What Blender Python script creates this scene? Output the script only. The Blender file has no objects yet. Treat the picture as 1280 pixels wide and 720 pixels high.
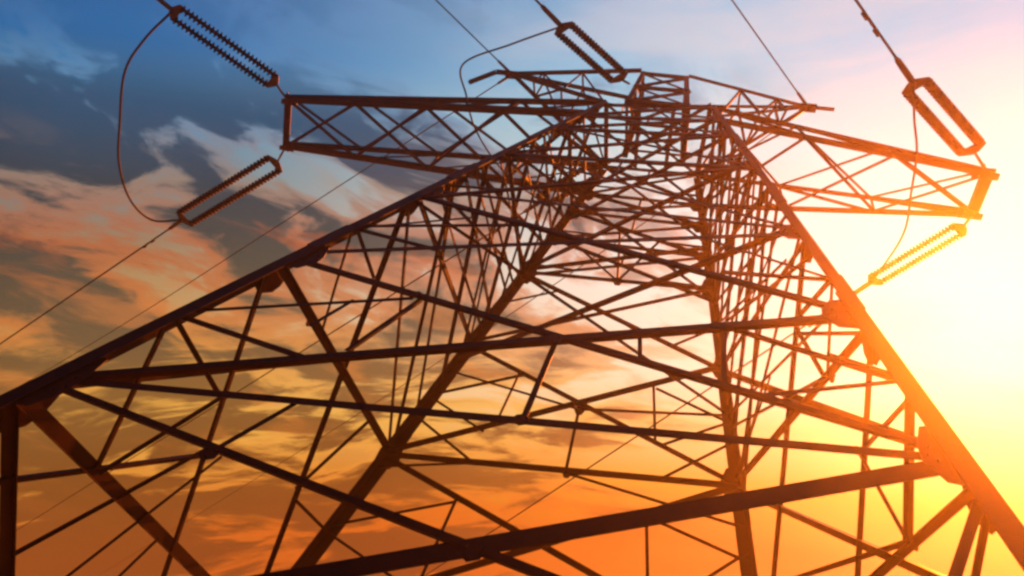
import bpy, bmesh, math, random
from mathutils import Vector, Matrix

# camera, measured from the place (metres, z up, ground at 0)
CAM_LOC = (2.071, -8.56, 1.6)
CAM_ROT = [[0.947514, -0.150438, 0.282109], [0.106933, -0.682443, -0.723075], [0.301301, 0.715291, -0.630537]]
F_PX = 871.50
# frame of the cloud field: along the streaks, across them, and towards the bright bank
SKY_A = (0.9475, 0.1069, 0.3013)
SKY_B = (-0.1504, -0.6824, 0.7153)
SKY_C = (-0.2821, 0.7231, 0.6305)
# ------------------------------------------------------------------ sky (function of direction only)
def s2l(c):
    return tuple(((x / 255) / 12.92 if x / 255 <= .04045 else ((x / 255 + .055) / 1.055) ** 2.4) for x in c)

HAZE_DENSITY = 0.0025
HAZE_G = 0.87

def build_sky(world):
    nt = world.node_tree
    nt.nodes.clear()
    N, Lk = nt.nodes.new, nt.links.new
    def val(x, inp):
        if isinstance(x, (int, float)): inp.default_value = x
        else: Lk(x, inp)
    def math_(op, a, b=0.0, c=None, clamp=False):
        m = N('ShaderNodeMath'); m.operation = op; m.use_clamp = clamp
        val(a, m.inputs[0]); val(b, m.inputs[1])
        if c is not None: val(c, m.inputs[2])
        return m.outputs[0]
    def dot(vec, k):
        m = N('ShaderNodeVectorMath'); m.operation = 'DOT_PRODUCT'
        Lk(vec, m.inputs[0]); m.inputs[1].default_value = k
        return m.outputs['Value']
    def smooth(x, a, b):
        m = N('ShaderNodeMapRange'); m.interpolation_type = 'SMOOTHSTEP'
        val(x, m.inputs['Value']); m.inputs['From Min'].default_value = a; m.inputs['From Max'].default_value = b
        return m.outputs['Result']
    def lin(x, a, b, c=0.0, d=1.0):
        m = N('ShaderNodeMapRange'); val(x, m.inputs['Value'])
        for k, v in zip(('From Min', 'From Max', 'To Min', 'To Max'), (a, b, c, d)): m.inputs[k].default_value = v
        return m.outputs['Result']
    def ramp(x, stops, lo, hi):
        r = N('ShaderNodeValToRGB'); Lk(lin(x, lo, hi), r.inputs['Fac'])
        els = r.color_ramp.elements
        pos = [((p - lo) / (hi - lo), (*s2l(c), 1)) for p, c in stops]
        els[1].position, els[1].color = pos[-1]
        els[0].position, els[0].color = pos[0]
        for p, c in pos[1:-1]:
            els.new(p).color = c
        return r.outputs['Color']
    def mix(f, a, b, mode='MIX'):
        m = N('ShaderNodeMix'); m.data_type = 'RGBA'; m.blend_type = mode
        val(f, m.inputs[0]); Lk(a, m.inputs[6]); Lk(b, m.inputs[7])
        return m.outputs[2]
    def noise(vec, scale, detail, rough, dist=0.0):
        n = N('ShaderNodeTexNoise'); Lk(vec, n.inputs['Vector'])
        for k, v in (('Scale', scale), ('Detail', detail), ('Roughness', rough), ('Distortion', dist)): n.inputs[k].default_value = v
        return n.outputs['Fac']
    tc = N('ShaderNodeTexCoord'); d = tc.outputs['Generated']
    a, b, c = dot(d, SKY_A), dot(d, SKY_B), dot(d, SKY_C)
    sd = dot(d, tuple(SUN_DIR))
    def comb(x, y, z):
        m = N('ShaderNodeCombineXYZ'); val(x, m.inputs[0]); val(y, m.inputs[1]); val(z, m.inputs[2]); return m.outputs[0]
    # clear sky: from the dark side to the sunward side
    left = ramp(b, [(-.60, (120, 52, 12)), (-.32, (184, 94, 18)), (-.22, (206, 132, 36)), (-.14, (226, 168, 72)), (-.05, (204, 156, 88)), (.06, (152, 128, 98)), (.15, (110, 134, 142)), (.23, (70, 138, 176)), (.30, (24, 110, 172)), (.6, (20, 70, 140))], -.6, .6)
    right = ramp(b, [(-.60, (190, 70, 8)), (-.33, (224, 104, 10)), (-.26, (238, 154, 36)), (-.19, (242, 208, 140)), (-.11, (245, 234, 204)), (.0, (246, 244, 230)), (.13, (228, 236, 232)), (.22, (188, 222, 228)), (.30, (148, 204, 230)), (.6, (140, 165, 210))], -.6, .6)
    fa = smooth(a, -.52, .36)
    base = mix(fa, left, right)
    # clouds
    warp = noise(comb(math_('MULTIPLY', a, 1.0), math_('MULTIPLY', b, 1.5), c), 2.6, 3, .5)
    w2 = math_('MULTIPLY', math_('SUBTRACT', warp, .5), .5)
    cv = comb(math_('ADD', math_('MULTIPLY', a, 1.0), w2), math_('ADD', math_('MULTIPLY', b, 2.1), math_('MULTIPLY', a, .55)), math_('MULTIPLY', c, 1.0))
    big = noise(cv, 5.0, 12, .60, .35)
    # lower streaks lie flat
    sv = comb(math_('MULTIPLY', a, 1.0), math_('ADD', math_('MULTIPLY', b, 5.5), w2), c)
    streak = noise(sv, 4.4, 12, .63, .4)
    low = smooth(b, .02, -.20)
    cl = math_('ADD', math_('MULTIPLY', big, math_('SUBTRACT', 1.0, low)), math_('MULTIPLY', streak, low))
    side = math_('SUBTRACT', 1.0, smooth(a, -.42, .34), clamp=True)
    cover = math_('ADD', cl, math_('MULTIPLY', math_('SUBTRACT', side, .64), .165))
    cover = math_('ADD', cover, math_('MULTIPLY', low, .028))
    dark = smooth(cover, .475, .565)
    edge = math_('MULTIPLY', smooth(cover, .40, .475), math_('SUBTRACT', 1.0, smooth(cover, .50, .58)))
    topfade = math_('SUBTRACT', 1.0, math_('MULTIPLY', smooth(b, .22, .32), .8))
    rightfade = math_('SUBTRACT', 1.0, smooth(a, .06, .46))
    dcol = ramp(b, [(-.5, (80, 32, 8)), (-.30, (122, 64, 16)), (-.22, (104, 66, 20)), (-.13, (112, 84, 40)), (-.06, (84, 78, 54)), (.04, (40, 66, 60)), (.13, (4, 54, 66)), (.22, (12, 74, 106)), (.5, (40, 80, 130))], -.5, .5)
    ecol = ramp(b, [(-.5, (200, 84, 18)), (-.30, (222, 104, 20)), (-.18, (242, 182, 76)), (-.04, (198, 112, 50)), (.06, (182, 98, 56)), (.14, (150, 126, 108)), (.24, (92, 140, 176)), (.5, (120, 150, 200))], -.5, .5)
    f2 = math_('MULTIPLY', math_('MULTIPLY', edge, .75), math_('MULTIPLY', topfade, rightfade))
    f1 = math_('MULTIPLY', math_('MULTIPLY', dark, .92), math_('MULTIPLY', topfade, rightfade))
    col = mix(f2, base, ecol)
    col = mix(f1, col, dcol)
    # torn orange and tan scraps lit from below
    pv = comb(math_('ADD', math_('MULTIPLY', a, 1.3), w2), math_('ADD', math_('MULTIPLY', b, 3.4), math_('MULTIPLY', a, 1.0)), math_('ADD', c, 3.7))
    scr = noise(pv, 6.0, 10, .60, .35)
    fs = math_('MULTIPLY', smooth(scr, .50, .66), math_('MULTIPLY', math_('MULTIPLY', math_('SUBTRACT', 1.0, smooth(b, .10, .22)), smooth(b, -.30, -.12)), math_('MULTIPLY', rightfade, .48)))
    scol = ramp(b, [(-.4, (206, 84, 20)), (-.16, (226, 136, 56)), (-.02, (216, 132, 70)), (.06, (184, 86, 44)), (.14, (170, 134, 108)), (.3, (200, 170, 150))], -.5, .5)
    col = mix(fs, col, scol)
    # thin sunlit veils towards the sun
    veil = noise(sv, 2.4, 6, .6, .2)
    fv = math_('MULTIPLY', smooth(veil, .42, .68), math_('MULTIPLY', smooth(a, -.25, .25), .30))
    vcol = ramp(b, [(-.5, (235, 120, 30)), (-.3, (240, 150, 45)), (-.12, (246, 196, 112)), (.1, (255, 246, 232)), (.3, (255, 226, 214)), (.5, (220, 210, 225))], -.5, .5)
    col = mix(fv, col, vcol)
    # glow of the veiled sun
    g = math_('POWER', math_('MAXIMUM', sd, 0.0), 22.0)
    gl = N('ShaderNodeRGB'); gl.outputs[0].default_value = (1.0, .93, .78, 1)
    col = mix(math_('MULTIPLY', g, .14), col, gl.outputs[0], 'ADD')
    # the half of the sky away from the low sun is already dusky
    dusk = lin(sd, -.25, .36, .06, 1.0)
    dk = N('ShaderNodeCombineColor')
    for k in range(3): Lk(dusk, dk.inputs[k])
    col = mix(1.0, col, dk.outputs[0], 'MULTIPLY')
    bgp = N('ShaderNodeBackground'); Lk(col, bgp.inputs['Color']); bgp.inputs['Strength'].default_value = 0.152
    st = N('ShaderNodeTexSky'); st.sky_type = 'NISHITA'; st.sun_disc = False
    st.sun_elevation = SUN_EL; st.sun_rotation = SUN_AZ; st.dust_density = 3.0
    bgn = N('ShaderNodeBackground'); Lk(st.outputs['Color'], bgn.inputs['Color']); bgn.inputs['Strength'].default_value = 0.05
    ms = N('ShaderNodeMixShader'); ms.inputs['Fac'].default_value = 0.997
    Lk(bgn.outputs[0], ms.inputs[1]); Lk(bgp.outputs[0], ms.inputs[2])
    out = N('ShaderNodeOutputWorld'); Lk(ms.outputs[0], out.inputs['Surface'])

# ------------------------------------------------------------------ scene set-up
scene = bpy.context.scene
scene.unit_settings.system = 'METRIC'
cam_data = bpy.data.cameras.new('camera')
cam_data.sensor_width = 36.0
cam_data.lens = F_PX / 1280.0 * 36.0
cam_data.clip_start = 0.05
cam_data.clip_end = 5000.0
cam = bpy.data.objects.new('camera', cam_data)
scene.collection.objects.link(cam)
cam.matrix_world = Matrix.Translation(CAM_LOC) @ Matrix(CAM_ROT).to_4x4()
scene.camera = cam

SUN_DIR = Vector((0.3214, 0.6971, 0.6409)).normalized()      # towards the sun
SUN_EL = math.asin(SUN_DIR.z)
SUN_AZ = math.atan2(SUN_DIR.x, SUN_DIR.y)

world = bpy.data.worlds.new('World')
scene.world = world
world.use_nodes = True
build_sky(world)

sun_data = bpy.data.lights.new('sun', 'SUN')
sun_data.energy = 5.0
sun_data.angle = math.radians(0.53)
sun_data.color = (1.0, 0.19, 0.012)
sun = bpy.data.objects.new('sun', sun_data)
scene.collection.objects.link(sun)
sun.rotation_euler = SUN_DIR.to_track_quat('Z', 'Y').to_euler()

vs = scene.view_settings
scene.display_settings.display_device = 'sRGB'
vs.view_transform = 'Standard'
vs.look = 'None'
vs.exposure = 2.7
vs.gamma = 1.0
vs.use_curve_mapping = False
scene.render.film_transparent = False
scene.cycles.use_denoising = True
scene.cycles.max_bounces = 5
scene.cycles.volume_bounces = 0
scene.cycles.filter_width = 2.7

# ------------------------------------------------------------------ survey of the tower (metres)
APEX = (0.437, 0.203, 16.947)
LEG_REF = {'L': (-4.159, -3.136, 4.421), 'R': (4.26, -3.556, 4.421), 'MR': (3.714, 3.18, 4.421), 'ML': (-4.252, 3.31, 4.421)}
MEMBERS = [
    ('N', 'm', 0.098, (-4.303, -3.241, 4.027), (3.473, -2.782, 6.999)),
    ('N', 'h', 0.090, (-4.305, -3.242, 4.022), (4.047, -3.347, 5.119)),
    ('N', 'm', 0.074, (4.031, -3.33, 5.174), (-3.29, -2.505, 6.788)),
    ('N', 'm', 0.085, (-3.234, -2.465, 6.94), (2.943, -2.261, 8.737)),
    ('N', 'm', 0.080, (3.456, -2.765, 7.056), (-2.5, -1.931, 8.943)),
    ('N', 'm', 0.155, (4.059, -3.358, 5.082), (-5.542, -4.284, 0.15)),
    ('N', 'm', 0.066, (-4.326, -3.258, 3.965), (4.748, -4.036, 2.823)),
    ('S', 'h', 0.085, (-4.999, -3.746, 2.131), (-4.09, -0.66, 4.702)),
    ('N', 'r', 0.060, (0.595, -3.306, 4.657), (0.555, -2.964, 5.851)),
    ('N', 'h', 0.070, (-2.421, -1.874, 9.157), (2.898, -2.217, 8.884)),
    ('N', 'r', 0.055, (-3.823, -2.892, 5.336), (-1.823, -3.088, 4.997)),
    ('N', 'r', 0.060, (-3.78, -2.861, 5.453), (-1.298, -2.744, 6.297)),
    ('N', 'r', 0.055, (-1.206, -2.748, 6.3), (-1.539, -3.039, 5.219)),
    ('N', 'r', 0.055, (-1.967, -2.769, 6.092), (-2.172, -2.924, 5.514)),
    ('N', 'r', 0.055, (3.767, -3.071, 6.038), (2.088, -2.833, 6.577)),
    ('N', 'r', 0.055, (3.767, -3.071, 6.038), (2.477, -3.161, 5.494)),
    ('S', 'r', 0.050, (-4.831, -1.663, 2.666), (-4.096, -0.844, 4.679)),
    ('S', 'r', 0.050, (-5.004, -0.845, 2.23), (-4.064, -0.5, 4.778)),
    ('S', 'r', 0.050, (-4.437, -1.777, 3.722), (-3.905, -1.418, 5.172)),
    ('N', 'r', 0.055, (-1.935, -3.473, 3.629), (-1.56, -3.273, 4.396)),
    ('S', 'r', 0.050, (-5.213, -0.016, 1.699), (-4.488, -0.11, 3.651)),
    ('N', 'r', 0.050, (3.251, -2.563, 7.729), (1.785, -2.294, 8.419)),
    ('N', 'r', 0.050, (3.251, -2.563, 7.729), (2.089, -2.529, 7.646)),
    ('N', 'r', 0.045, (-2.917, -2.234, 7.805), (-1.34, -2.128, 8.454)),
    ('N', 'r', 0.045, (-2.889, -2.213, 7.882), (-0.656, -2.19, 8.356)),
    ('N', 'r', 0.050, (0.398, -3.703, 3.229), (0.677, -3.694, 3.308)),
    ('S', 'h', 0.165, (-4.406, -3.316, 3.746), (-4.551, 3.508, 3.622)),
    ('S', 'h', 0.125, (-3.361, -2.557, 6.594), (-3.313, 2.688, 6.929)),
    ('S', 'h', 0.100, (-2.514, -1.941, 8.904), (-2.424, 2.098, 9.306)),
    ('S', 'm', 0.130, (-4.434, -3.336, 3.669), (-5.822, 2.35, 0.15)),
    ('S', 'm', 0.090, (-3.428, -2.605, 6.413), (-5.846, 4.039, 0.15)),
    ('S', 'm', 0.085, (-2.603, -2.005, 8.662), (-4.707, 3.611, 3.207)),
    ('S', 'm', 0.070, (-2.573, -1.984, 8.743), (-3.315, 2.688, 6.926)),
    ('S', 'm', 0.130, (-4.359, -3.281, 3.876), (-2.452, 2.117, 9.23)),
    ('S', 'r', 0.075, (-3.883, -2.936, 5.172), (-4.43, -1.843, 3.739)),
    ('S', 'r', 0.060, (-3.851, -2.913, 5.259), (-3.905, -1.396, 5.174)),
    ('S', 'r', 0.055, (-3.345, 1.435, 6.793), (-3.898, 1.325, 5.299)),
    ('S', 'r', 0.055, (-3.936, 1.456, 5.2), (-3.908, 3.082, 5.34)),
    ('S', 'r', 0.050, (-2.962, -2.267, 7.682), (-3.331, -1.1, 6.734)),
    ('S', 'r', 0.050, (-2.935, -2.247, 7.757), (-2.95, -1.216, 7.755)),
    ('N', 'r', 0.050, (-2.925, -2.24, 7.784), (-1.505, -2.404, 7.455)),
    ('F', 'h', 0.100, (-3.336, 2.702, 6.87), (2.869, 2.412, 7.65)),
    ('F', 'h', 0.085, (-1.782, 1.673, 11.021), (1.942, 1.57, 11.194)),
    ('F', 'm', 0.095, (-3.306, 2.683, 6.947), (2.337, 1.929, 9.684)),
    ('F', 'm', 0.090, (-2.448, 2.114, 9.242), (2.866, 2.409, 7.663)),
    ('F', 'm', 0.080, (-1.801, 1.685, 10.969), (2.36, 1.95, 9.596)),
    ('F', 'm', 0.080, (-2.406, 2.086, 9.354), (1.938, 1.566, 11.209)),
    ('F', 'm', 0.075, (-1.759, 1.658, 11.082), (1.707, 1.357, 12.09)),
    ('F', 'm', 0.120, (2.863, 2.407, 7.674), (-4.58, 3.527, 3.544)),
    ('F', 'm', 0.105, (-3.351, 2.713, 6.828), (3.531, 3.014, 5.117)),
    ('F', 'r', 0.055, (-0.021, 2.278, 8.4), (0.01, 2.558, 7.242)),
    ('F', 'r', 0.050, (1.202, 2.089, 9.097), (1.413, 2.33, 8.089)),
    ('F', 'r', 0.050, (-1.288, 2.175, 8.913), (-1.465, 2.438, 7.836)),
    ('F', 'r', 0.050, (-2.866, 2.391, 8.124), (-1.175, 2.187, 8.852)),
    ('F', 'r', 0.045, (-2.881, 2.401, 8.083), (-1.643, 2.486, 7.648)),
    ('F', 'r', 0.050, (-3.035, 2.503, 7.673), (-1.661, 2.627, 7.066)),
    ('F', 'r', 0.050, (1.516, 2.337, 8.054), (2.597, 2.165, 8.69)),
    ('F', 'r', 0.045, (1.254, 2.101, 9.046), (2.604, 2.172, 8.663)),
    ('F', 'r', 0.050, (1.614, 2.47, 7.495), (2.685, 2.245, 8.352)),
    ('F', 'r', 0.050, (1.737, 2.636, 6.802), (3.164, 2.68, 6.524)),
    ('F', 'r', 0.055, (1.485, 2.62, 6.885), (1.754, 2.93, 5.583)),
    ('F', 'r', 0.050, (-1.761, 2.782, 6.433), (-1.953, 3.12, 5.051)),
    ('F', 'r', 0.050, (-1.754, 2.798, 6.365), (-3.856, 3.047, 5.479)),
    ('F', 'r', 0.050, (-3.908, 3.081, 5.341), (-2.301, 3.161, 4.903)),
    ('F', 'r', 0.050, (3.123, 2.643, 6.68), (2.528, 2.787, 6.123)),
    ('F', 'r', 0.050, (-0.063, 1.351, 12.233), (0.126, 1.626, 11.087)),
    ('F', 'r', 0.045, (-0.814, 1.484, 11.736), (0.126, 1.626, 11.087)),
    ('F', 'r', 0.045, (0.782, 1.366, 12.117), (0.126, 1.626, 11.087)),
    ('F', 'r', 0.045, (-2.076, 1.868, 10.235), (-0.964, 1.738, 10.696)),
    ('F', 'r', 0.045, (2.144, 1.754, 10.421), (1.395, 1.89, 9.907)),
    ('F', 'r', 0.045, (0.09, 1.804, 10.353), (0.636, 1.851, 10.121)),
    ('T', 'h', 0.085, (3.544, -2.852, 6.767), (2.85, 2.395, 7.722)),
    ('T', 'h', 0.095, (2.989, -2.306, 8.586), (2.337, 1.929, 9.682)),
    ('T', 'h', 0.075, (4.126, -3.424, 4.859), (3.544, 3.025, 5.069)),
    ('T', 'm', 0.090, (4.161, -3.459, 4.745), (4.848, 3.989, 0.15)),
    ('N', 'm', 0.075, (4.139, -3.437, 4.818), (3.602, -3.797, 3.459)),
    ('T', 'm', 0.100, (3.554, -2.862, 6.734), (4.628, 4.01, 0.925)),
    ('T', 'm', 0.075, (2.984, -2.301, 8.603), (3.537, 3.019, 5.098)),
    ('T', 'm', 0.070, (2.926, -2.244, 8.792), (2.843, 2.389, 7.748)),
    ('T', 'm', 0.100, (2.886, 2.427, 7.586), (4.478, -3.77, 3.709)),
    ('T', 'm', 0.090, (2.36, 1.95, 9.594), (4.039, -3.338, 5.146)),
    ('T', 'r', 0.085, (3.83, -3.133, 5.83), (4.013, -2.237, 4.92)),
    ('T', 'r', 0.060, (3.83, -3.133, 5.83), (3.699, -1.91, 5.944)),
    ('T', 'r', 0.060, (3.669, -1.848, 6.031), (4.003, -2.185, 4.94)),
    ('T', 'r', 0.060, (3.268, -2.581, 7.67), (3.399, -1.758, 6.969)),
    ('T', 'r', 0.055, (3.264, -2.577, 7.684), (3.087, -1.505, 8.005)),
    ('T', 'r', 0.055, (3.099, -1.402, 7.934), (3.384, -1.703, 7.007)),
    ('T', 'h', 0.050, (3.757, -3.061, 6.071), (3.362, -1.923, 7.147)),
    ('T', 'r', 0.050, (2.877, -1.72, 8.816), (2.135, 1.746, 10.454)),
    ('T', 'm', 0.060, (2.517, -1.842, 10.134), (2.971, 2.505, 7.26)),
    ('T', 'r', 0.050, (2.956, -0.132, 8.075), (2.818, 2.366, 7.844)),
    ('T', 'r', 0.050, (3.559, -2.866, 6.719), (3.141, -1.459, 7.8)),
    ('T', 'r', 0.050, (3.399, -1.758, 6.969), (2.622, 2.187, 8.596)),
    ('T', 'r', 0.045, (2.076, -1.409, 11.575), (2.103, 1.717, 10.578)),
    ('S', 'm', 0.060, (-1.736, -1.376, 11.023), (-2.447, 2.113, 9.244)),
    ('S', 'm', 0.060, (-2.245, -1.745, 9.638), (-3.269, 2.658, 7.047)),
    ('S', 'r', 0.050, (-2.27, -1.764, 9.568), (-2.513, -0.325, 8.97)),
    ('S', 'r', 0.045, (-2.018, -1.581, 10.255), (-1.93, 1.771, 10.625)),
    ('F', 'r', 0.045, (-3.429, 2.764, 6.62), (-1.691, 2.629, 7.06)),
    ('F', 'r', 0.045, (3.033, 2.561, 7.023), (0.024, 2.557, 7.245)),
    ('F', 'r', 0.045, (-2.667, 2.26, 8.655), (-0.021, 2.278, 8.4)),
    ('F', 'r', 0.045, (2.569, 2.14, 8.795), (-0.021, 2.278, 8.4)),
    ('T', 'r', 0.050, (3.38, -2.69, 7.306), (2.569, 2.14, 8.795)),
    ('T', 'r', 0.045, (3.096, -2.411, 8.236), (2.152, 1.761, 10.39)),
    ('T', 'm', 0.055, (2.297, -1.626, 10.853), (2.709, 2.267, 8.261)),
    ('T', 'r', 0.050, (4.003, -2.185, 4.94), (3.266, 2.773, 6.131)),
    ('N', 'r', 0.050, (2.171, -2.845, 6.552), (2.249, -3.148, 5.503)),
    ('N', 'r', 0.045, (1.355, -2.892, 6.242), (1.446, -3.042, 5.734)),
    ('N', 'm', 0.068, (-2.534, -1.955, 8.85), (2.283, -1.612, 10.9)),
    ('N', 'm', 0.068, (2.908, -2.227, 8.85), (-1.782, -1.409, 10.9)),
    ('N', 'h', 0.080, (-1.782, -1.409, 10.9), (2.283, -1.612, 10.9)),
    ('N', 'r', 0.045, (0.223, -1.759, 10.024), (0.25, -1.51, 10.9)),
    ('N', 'r', 0.045, (-2.318, -1.799, 9.437), (-1.155, -1.857, 9.437)),
    ('N', 'r', 0.045, (2.729, -2.051, 9.437), (1.566, -1.993, 9.437)),
    ('N', 'm', 0.068, (-1.782, -1.409, 10.9), (1.855, -1.192, 12.3)),
    ('N', 'm', 0.068, (2.283, -1.612, 10.9), (-1.268, -1.036, 12.3)),
    ('N', 'h', 0.080, (-1.268, -1.036, 12.3), (1.855, -1.192, 12.3)),
    ('N', 'r', 0.045, (0.275, -1.286, 11.692), (0.294, -1.114, 12.3)),
    ('N', 'r', 0.045, (-1.636, -1.303, 11.296), (-0.753, -1.347, 11.296)),
    ('N', 'r', 0.045, (2.162, -1.493, 11.296), (1.279, -1.449, 11.296)),
    ('N', 'm', 0.068, (-1.268, -1.036, 12.3), (1.611, -0.951, 13.1)),
    ('N', 'm', 0.068, (1.855, -1.192, 12.3), (-0.974, -0.822, 13.1)),
    ('N', 'h', 0.080, (-0.974, -0.822, 13.1), (1.611, -0.951, 13.1)),
    ('N', 'r', 0.045, (0.307, -0.99, 12.738), (0.318, -0.887, 13.1)),
    ('N', 'r', 0.045, (-1.188, -0.977, 12.519), (-0.48, -1.013, 12.519)),
    ('N', 'r', 0.045, (1.788, -1.126, 12.519), (1.081, -1.091, 12.519)),
    ('N', 'm', 0.068, (-0.974, -0.822, 13.1), (1.382, -0.726, 13.85)),
    ('N', 'm', 0.068, (1.611, -0.951, 13.1), (-0.699, -0.622, 13.85)),
    ('N', 'h', 0.080, (-0.699, -0.622, 13.85), (1.382, -0.726, 13.85)),
    ('N', 'r', 0.045, (0.331, -0.769, 13.516), (0.341, -0.674, 13.85)),
    ('N', 'r', 0.045, (-0.898, -0.767, 13.308), (-0.322, -0.796, 13.308)),
    ('N', 'r', 0.045, (1.548, -0.889, 13.308), (0.971, -0.86, 13.308)),
    ('F', 'm', 0.070, (-1.808, 1.69, 10.95), (1.757, 1.402, 11.9)),
    ('F', 'm', 0.070, (2.006, 1.628, 10.95), (-1.452, 1.455, 11.9)),
    ('F', 'h', 0.082, (-1.452, 1.455, 11.9), (1.757, 1.402, 11.9)),
    ('F', 'r', 0.045, (0.128, 1.534, 11.466), (0.152, 1.428, 11.9)),
    ('F', 'r', 0.045, (-1.712, 1.626, 11.208), (-0.84, 1.612, 11.208)),
    ('F', 'r', 0.045, (1.938, 1.567, 11.208), (1.067, 1.581, 11.208)),
    ('F', 'm', 0.070, (-1.452, 1.455, 11.9), (1.574, 1.236, 12.6)),
    ('F', 'm', 0.070, (1.757, 1.402, 11.9), (-1.19, 1.281, 12.6)),
    ('F', 'h', 0.082, (-1.19, 1.281, 12.6), (1.574, 1.236, 12.6)),
    ('F', 'r', 0.045, (0.174, 1.337, 12.276), (0.192, 1.258, 12.6)),
    ('F', 'r', 0.045, (-1.382, 1.408, 12.088), (-0.639, 1.396, 12.088)),
    ('F', 'r', 0.045, (1.708, 1.358, 12.088), (0.965, 1.37, 12.088)),
    ('F', 'm', 0.070, (-1.19, 1.281, 12.6), (1.443, 1.117, 13.1)),
    ('F', 'm', 0.070, (1.574, 1.236, 12.6), (-1.003, 1.157, 13.1)),
    ('F', 'h', 0.082, (-1.003, 1.157, 13.1), (1.443, 1.117, 13.1)),
    ('F', 'r', 0.045, (0.207, 1.194, 12.865), (0.22, 1.137, 13.1)),
    ('F', 'r', 0.045, (-1.141, 1.248, 12.733), (-0.492, 1.238, 12.733)),
    ('F', 'r', 0.045, (1.539, 1.204, 12.733), (0.89, 1.215, 12.733)),
    ('F', 'm', 0.070, (-1.003, 1.157, 13.1), (1.247, 0.939, 13.85)),
    ('F', 'm', 0.070, (1.443, 1.117, 13.1), (-0.722, 0.971, 13.85)),
    ('F', 'h', 0.082, (-0.722, 0.971, 13.85), (1.247, 0.939, 13.85)),
    ('F', 'r', 0.045, (0.243, 1.036, 13.516), (0.262, 0.955, 13.85)),
    ('F', 'r', 0.045, (-0.925, 1.106, 13.308), (-0.38, 1.097, 13.308)),
    ('F', 'r', 0.045, (1.389, 1.068, 13.308), (0.843, 1.077, 13.308)),
    ('S', 'm', 0.075, (-2.222, -1.729, 9.7), (-3.025, 2.496, 7.7)),
    ('S', 'm', 0.075, (-1.965, -1.542, 10.4), (-2.763, 2.323, 8.4)),
    ('S', 'm', 0.075, (-1.745, -1.382, 11.0), (-2.538, 2.174, 9.0)),
    ('S', 'm', 0.075, (-1.525, -1.222, 11.6), (-2.313, 2.025, 9.6)),
    ('S', 'm', 0.075, (-1.305, -1.062, 12.2), (-2.089, 1.876, 10.2)),
    ('S', 'm', 0.075, (-1.121, -0.929, 12.7), (-1.902, 1.752, 10.7)),
    ('S', 'm', 0.075, (-0.974, -0.822, 13.1), (-1.752, 1.653, 11.1)),
    ('S', 'm', 0.075, (-0.791, -0.689, 13.6), (-1.565, 1.529, 11.6)),
    ('S', 'm', 0.065, (-1.827, 1.703, 10.9), (-2.369, -1.835, 9.3)),
    ('S', 'm', 0.065, (-1.527, 1.504, 11.7), (-2.075, -1.622, 10.1)),
    ('S', 'm', 0.065, (-1.265, 1.331, 12.4), (-1.818, -1.436, 10.8)),
    ('S', 'm', 0.065, (-1.003, 1.157, 13.1), (-1.561, -1.249, 11.5)),
    ('S', 'h', 0.075, (-2.148, -1.675, 9.9), (-2.201, 1.951, 9.9)),
    ('S', 'h', 0.075, (-1.782, -1.409, 10.9), (-1.827, 1.703, 10.9)),
    ('S', 'h', 0.075, (-1.415, -1.142, 11.9), (-1.452, 1.455, 11.9)),
    ('S', 'h', 0.075, (-1.158, -0.956, 12.6), (-1.19, 1.281, 12.6)),
    ('S', 'h', 0.075, (-0.974, -0.822, 13.1), (-1.003, 1.157, 13.1)),
    ('S', 'h', 0.075, (-0.699, -0.622, 13.85), (-0.722, 0.971, 13.85)),
    ('S', 'r', 0.045, (-2.369, -1.835, 9.3), (-2.344, 0.326, 9.45)),
    ('S', 'r', 0.045, (-2.313, 2.025, 9.6), (-2.344, 0.326, 9.45)),
    ('S', 'r', 0.045, (-2.075, -1.622, 10.1), (-2.048, 0.334, 10.25)),
    ('S', 'r', 0.045, (-2.014, 1.827, 10.4), (-2.048, 0.334, 10.25)),
    ('S', 'r', 0.045, (-1.855, -1.462, 10.7), (-1.826, 0.339, 10.85)),
    ('S', 'r', 0.045, (-1.789, 1.678, 11.0), (-1.826, 0.339, 10.85)),
    ('S', 'r', 0.045, (-1.635, -1.302, 11.3), (-1.603, 0.345, 11.45)),
    ('S', 'r', 0.045, (-1.565, 1.529, 11.6), (-1.603, 0.345, 11.45)),
    ('S', 'r', 0.045, (-1.378, -1.116, 12.0), (-1.344, 0.351, 12.15)),
    ('S', 'r', 0.045, (-1.303, 1.355, 12.3), (-1.344, 0.351, 12.15)),
    ('T', 'm', 0.075, (2.649, -1.972, 9.7), (2.856, 2.4, 7.7)),
    ('T', 'm', 0.075, (2.435, -1.762, 10.4), (2.673, 2.234, 8.4)),
    ('T', 'm', 0.075, (2.252, -1.582, 11.0), (2.516, 2.091, 9.0)),
    ('T', 'm', 0.075, (2.069, -1.402, 11.6), (2.359, 1.949, 9.6)),
    ('T', 'm', 0.075, (1.886, -1.222, 12.2), (2.202, 1.806, 10.2)),
    ('T', 'm', 0.075, (1.733, -1.071, 12.7), (2.071, 1.687, 10.7)),
    ('T', 'm', 0.075, (1.611, -0.951, 13.1), (1.966, 1.592, 11.1)),
    ('T', 'm', 0.075, (1.458, -0.801, 13.6), (1.836, 1.474, 11.6)),
    ('T', 'm', 0.065, (2.019, 1.64, 10.9), (2.771, -2.092, 9.3)),
    ('T', 'm', 0.065, (1.809, 1.45, 11.7), (2.527, -1.852, 10.1)),
    ('T', 'm', 0.065, (1.626, 1.283, 12.4), (2.313, -1.642, 10.8)),
    ('T', 'm', 0.065, (1.443, 1.117, 13.1), (2.099, -1.432, 11.5)),
    ('T', 'h', 0.075, (2.588, -1.912, 9.9), (2.28, 1.878, 9.9)),
    ('T', 'h', 0.075, (2.283, -1.612, 10.9), (2.019, 1.64, 10.9)),
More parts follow.
